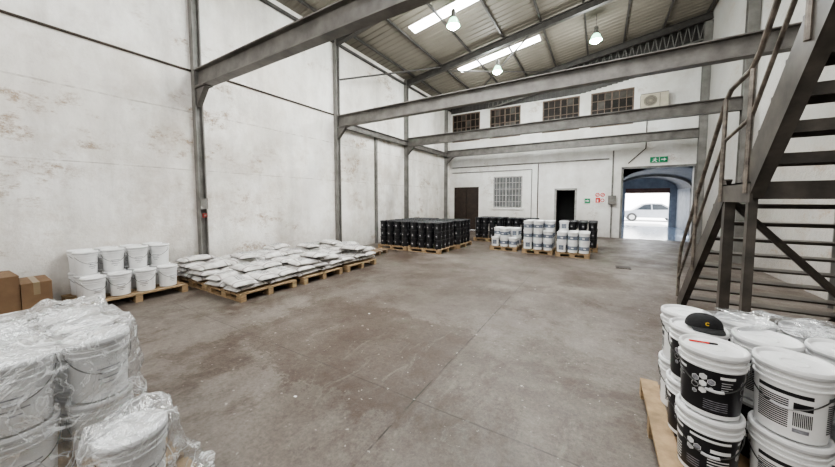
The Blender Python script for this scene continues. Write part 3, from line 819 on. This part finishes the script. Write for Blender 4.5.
pallet(-6.3,7.25,1.1,.9,.1,M_woodD,'empty worn wooden pallet on the floor')

# ------------------------------------------------------------------ small buckets for far stacks
def small_bucket(body,lid,lab,name,lab2,half=.32,r0=.118,r1=.132,full=False):
    m=MB(); m.revolve([(0,0),(r0,0),(r1,.25),(r1+.006,.252),(r1+.006,.258),(r1+.002,.26),(r1+.002,.28)],20,0)
    m.revolve([(r1+.009,.272),(r1+.010,.292),(r1+.004,.298),(r1-.007,.288),(0,.288)],20,1)
    if full:
        rr=lambda z: r0+(r1-r0)*z/.25+.0015
        m.revolve([(rr(.08),.08),(rr(.19),.19)],20,2)
    for side in (-pi/2,0,pi/2,pi):
        for hw,z0,z1,off,mi in ((half,.07,.21,.0015,2),(half*.8,.12,.15,.0028,3)):
            if full and mi==2: continue
            vs=[];fs=[];n=6
            for i in range(n+1):
                a=side-hw+2*hw*i/n
                for z in (z0,z1):
                    r=r0+(r1-r0)*z/.25+off; vs.append((r*cos(a),r*sin(a),z))
            for i in range(n): fs.append((2*i,2*i+2,2*i+3,2*i+1))
            m.add(vs,fs,mi,True)
    return m.mesh(name,[body,lid,lab,lab2])
M_labdim=pm('label_dim',(.07,.07,.078),(.035,.035,.04),12,.35)
SBK=small_bucket(M_black,M_blacklid,M_labdim,'black_bucket',M_lrim,.26)
SBW=small_bucket(M_white,M_lid,M_lblu,'white_bucket',M_lwht,.3,.130,.137,True)
SBW2=small_bucket(M_white,M_lid,M_lblu,'white_bucket',M_lgry,.5,.130,.137)
def stack(cx,cy,nx,ny,nl,kind,group,hts=None):
    d=.297; w=nx*d+.02; dd=ny*d+.02
    pallet(cx,cy,round(w,2),round(dd,2),0,M_wood,'pale wooden pallet under stacked buckets')
    sz=.93 if kind=='k' else 1
    for i in range(nx):
        for j in range(ny):
            L=nl if hts is None else hts[j][i]
            for l in range(L):
                if hts is None and l<L-1 and j>0 and i<nx-1 and i>0: continue
                me=SBK if kind=='k' else (SBW if (i+l+j)%4 else SBW2)
                lb='black plastic bucket with dark lid in a neat stack' if kind=='k' else 'small white plastic bucket with blue-grey label in a stack'
                o=ob('bucket',me,(cx-w/2+.01+d*(i+.5),cy-dd/2+.01+d*(j+.5),.14+l*.299*sz),(0,0,random.choice((0,pi/2,pi))+random.uniform(-.2,.2)),label=lb,cat='bucket',group=group)
                o.scale=(1,1,sz)
g='black buckets stacked on pallets'
stack(-6.10,8.98,4,4,3,'k',g); stack(-4.84,8.98,4,4,3,'k',g)
stack(-6.06,10.26,4,4,3,'k',g); stack(-4.74,10.26,4,4,3,'k',g)
stack(-3.9,12.6,4,4,3,'k',g)
stack(-2.65,12.6,4,3,3,'k',g)
stack(-.62,11.85,4,4,3,'k',g)
g='white buckets stacked on pallets'
stack(-2.75,10.55,3,3,2,'w',g,[(1,2,1),(2,2,2),(2,2,2)])
stack(-1.66,10.45,3,3,3,'w',g,[(3,3,2),(3,3,3),(3,3,3)])
stack(-.66,10.35,3,3,2,'w',g,[(2,2,2),(2,2,2),(3,2,2)])
for (x,y) in ((-2.2,1.6),(-2.9,3.4),(-1.0,6.0)):
    m=MB(); vs=[(random.uniform(.6,1)*.025*cos(a),random.uniform(.6,1)*.015*sin(a),.003+random.uniform(0,.006)) for a in [k*pi/4 for k in range(8)]]
    m.add(vs,[tuple(range(8))]); ob('paper_scrap',m.mesh('paper_scrap',[M_lwht]),(x,y,0),label='tiny pale paper scrap on the concrete floor',cat='litter',group='scraps on the floor')

# ------------------------------------------------------------------ lights, world, camera
def area(loc,rot,sx,sy,e,col=(1,1,1)):  # added fill lights, no fixture stands where they are
    l=bpy.data.lights.new('area','AREA'); l.shape='RECTANGLE'; l.size=sx; l.size_y=sy; l.energy=e; l.color=col
    o=bpy.data.objects.new('area_light',l); o.location=loc; o.rotation_euler=rot; COL.objects.link(o)
area((-2.2,-2.6,5.0),(radians(62),0,0),8,3,420,(1,.98,.945))
area((-2.2,5.5,6.3),(0,0,0),6,2,360,(1,.985,.96))
area((-2.2,11.5,6.3),(0,0,0),6,2,300,(1,.99,.975))
area((2.4,20,2.2),(0,0,0),2,4,55,(.80,.89,1))
sun=bpy.data.lights.new('sun','SUN'); sun.energy=18; sun.angle=.02
so=bpy.data.objects.new('sun',sun); so.rotation_euler=(radians(40),radians(10),0); COL.objects.link(so)
w=bpy.data.worlds.new('world'); bpy.context.scene.world=w; w.use_nodes=True
bg=w.node_tree.nodes['Background']; bg.inputs[0].default_value=(.96,.98,1,1); bg.inputs[1].default_value=4
try: bpy.context.scene.view_settings.look='AgX - Medium High Contrast'
except Exception: pass
cam=bpy.data.cameras.new('camera'); cam.lens=13; cam.sensor_width=36; cam.clip_start=.05; cam.clip_end=300
cam.shift_y=-.018
co=bpy.data.objects.new('camera',cam); co.location=(0,0,1.7); co.rotation_euler=(radians(90-3.5),0,radians(31.15)); COL.objects.link(co)
bpy.context.scene.camera=co
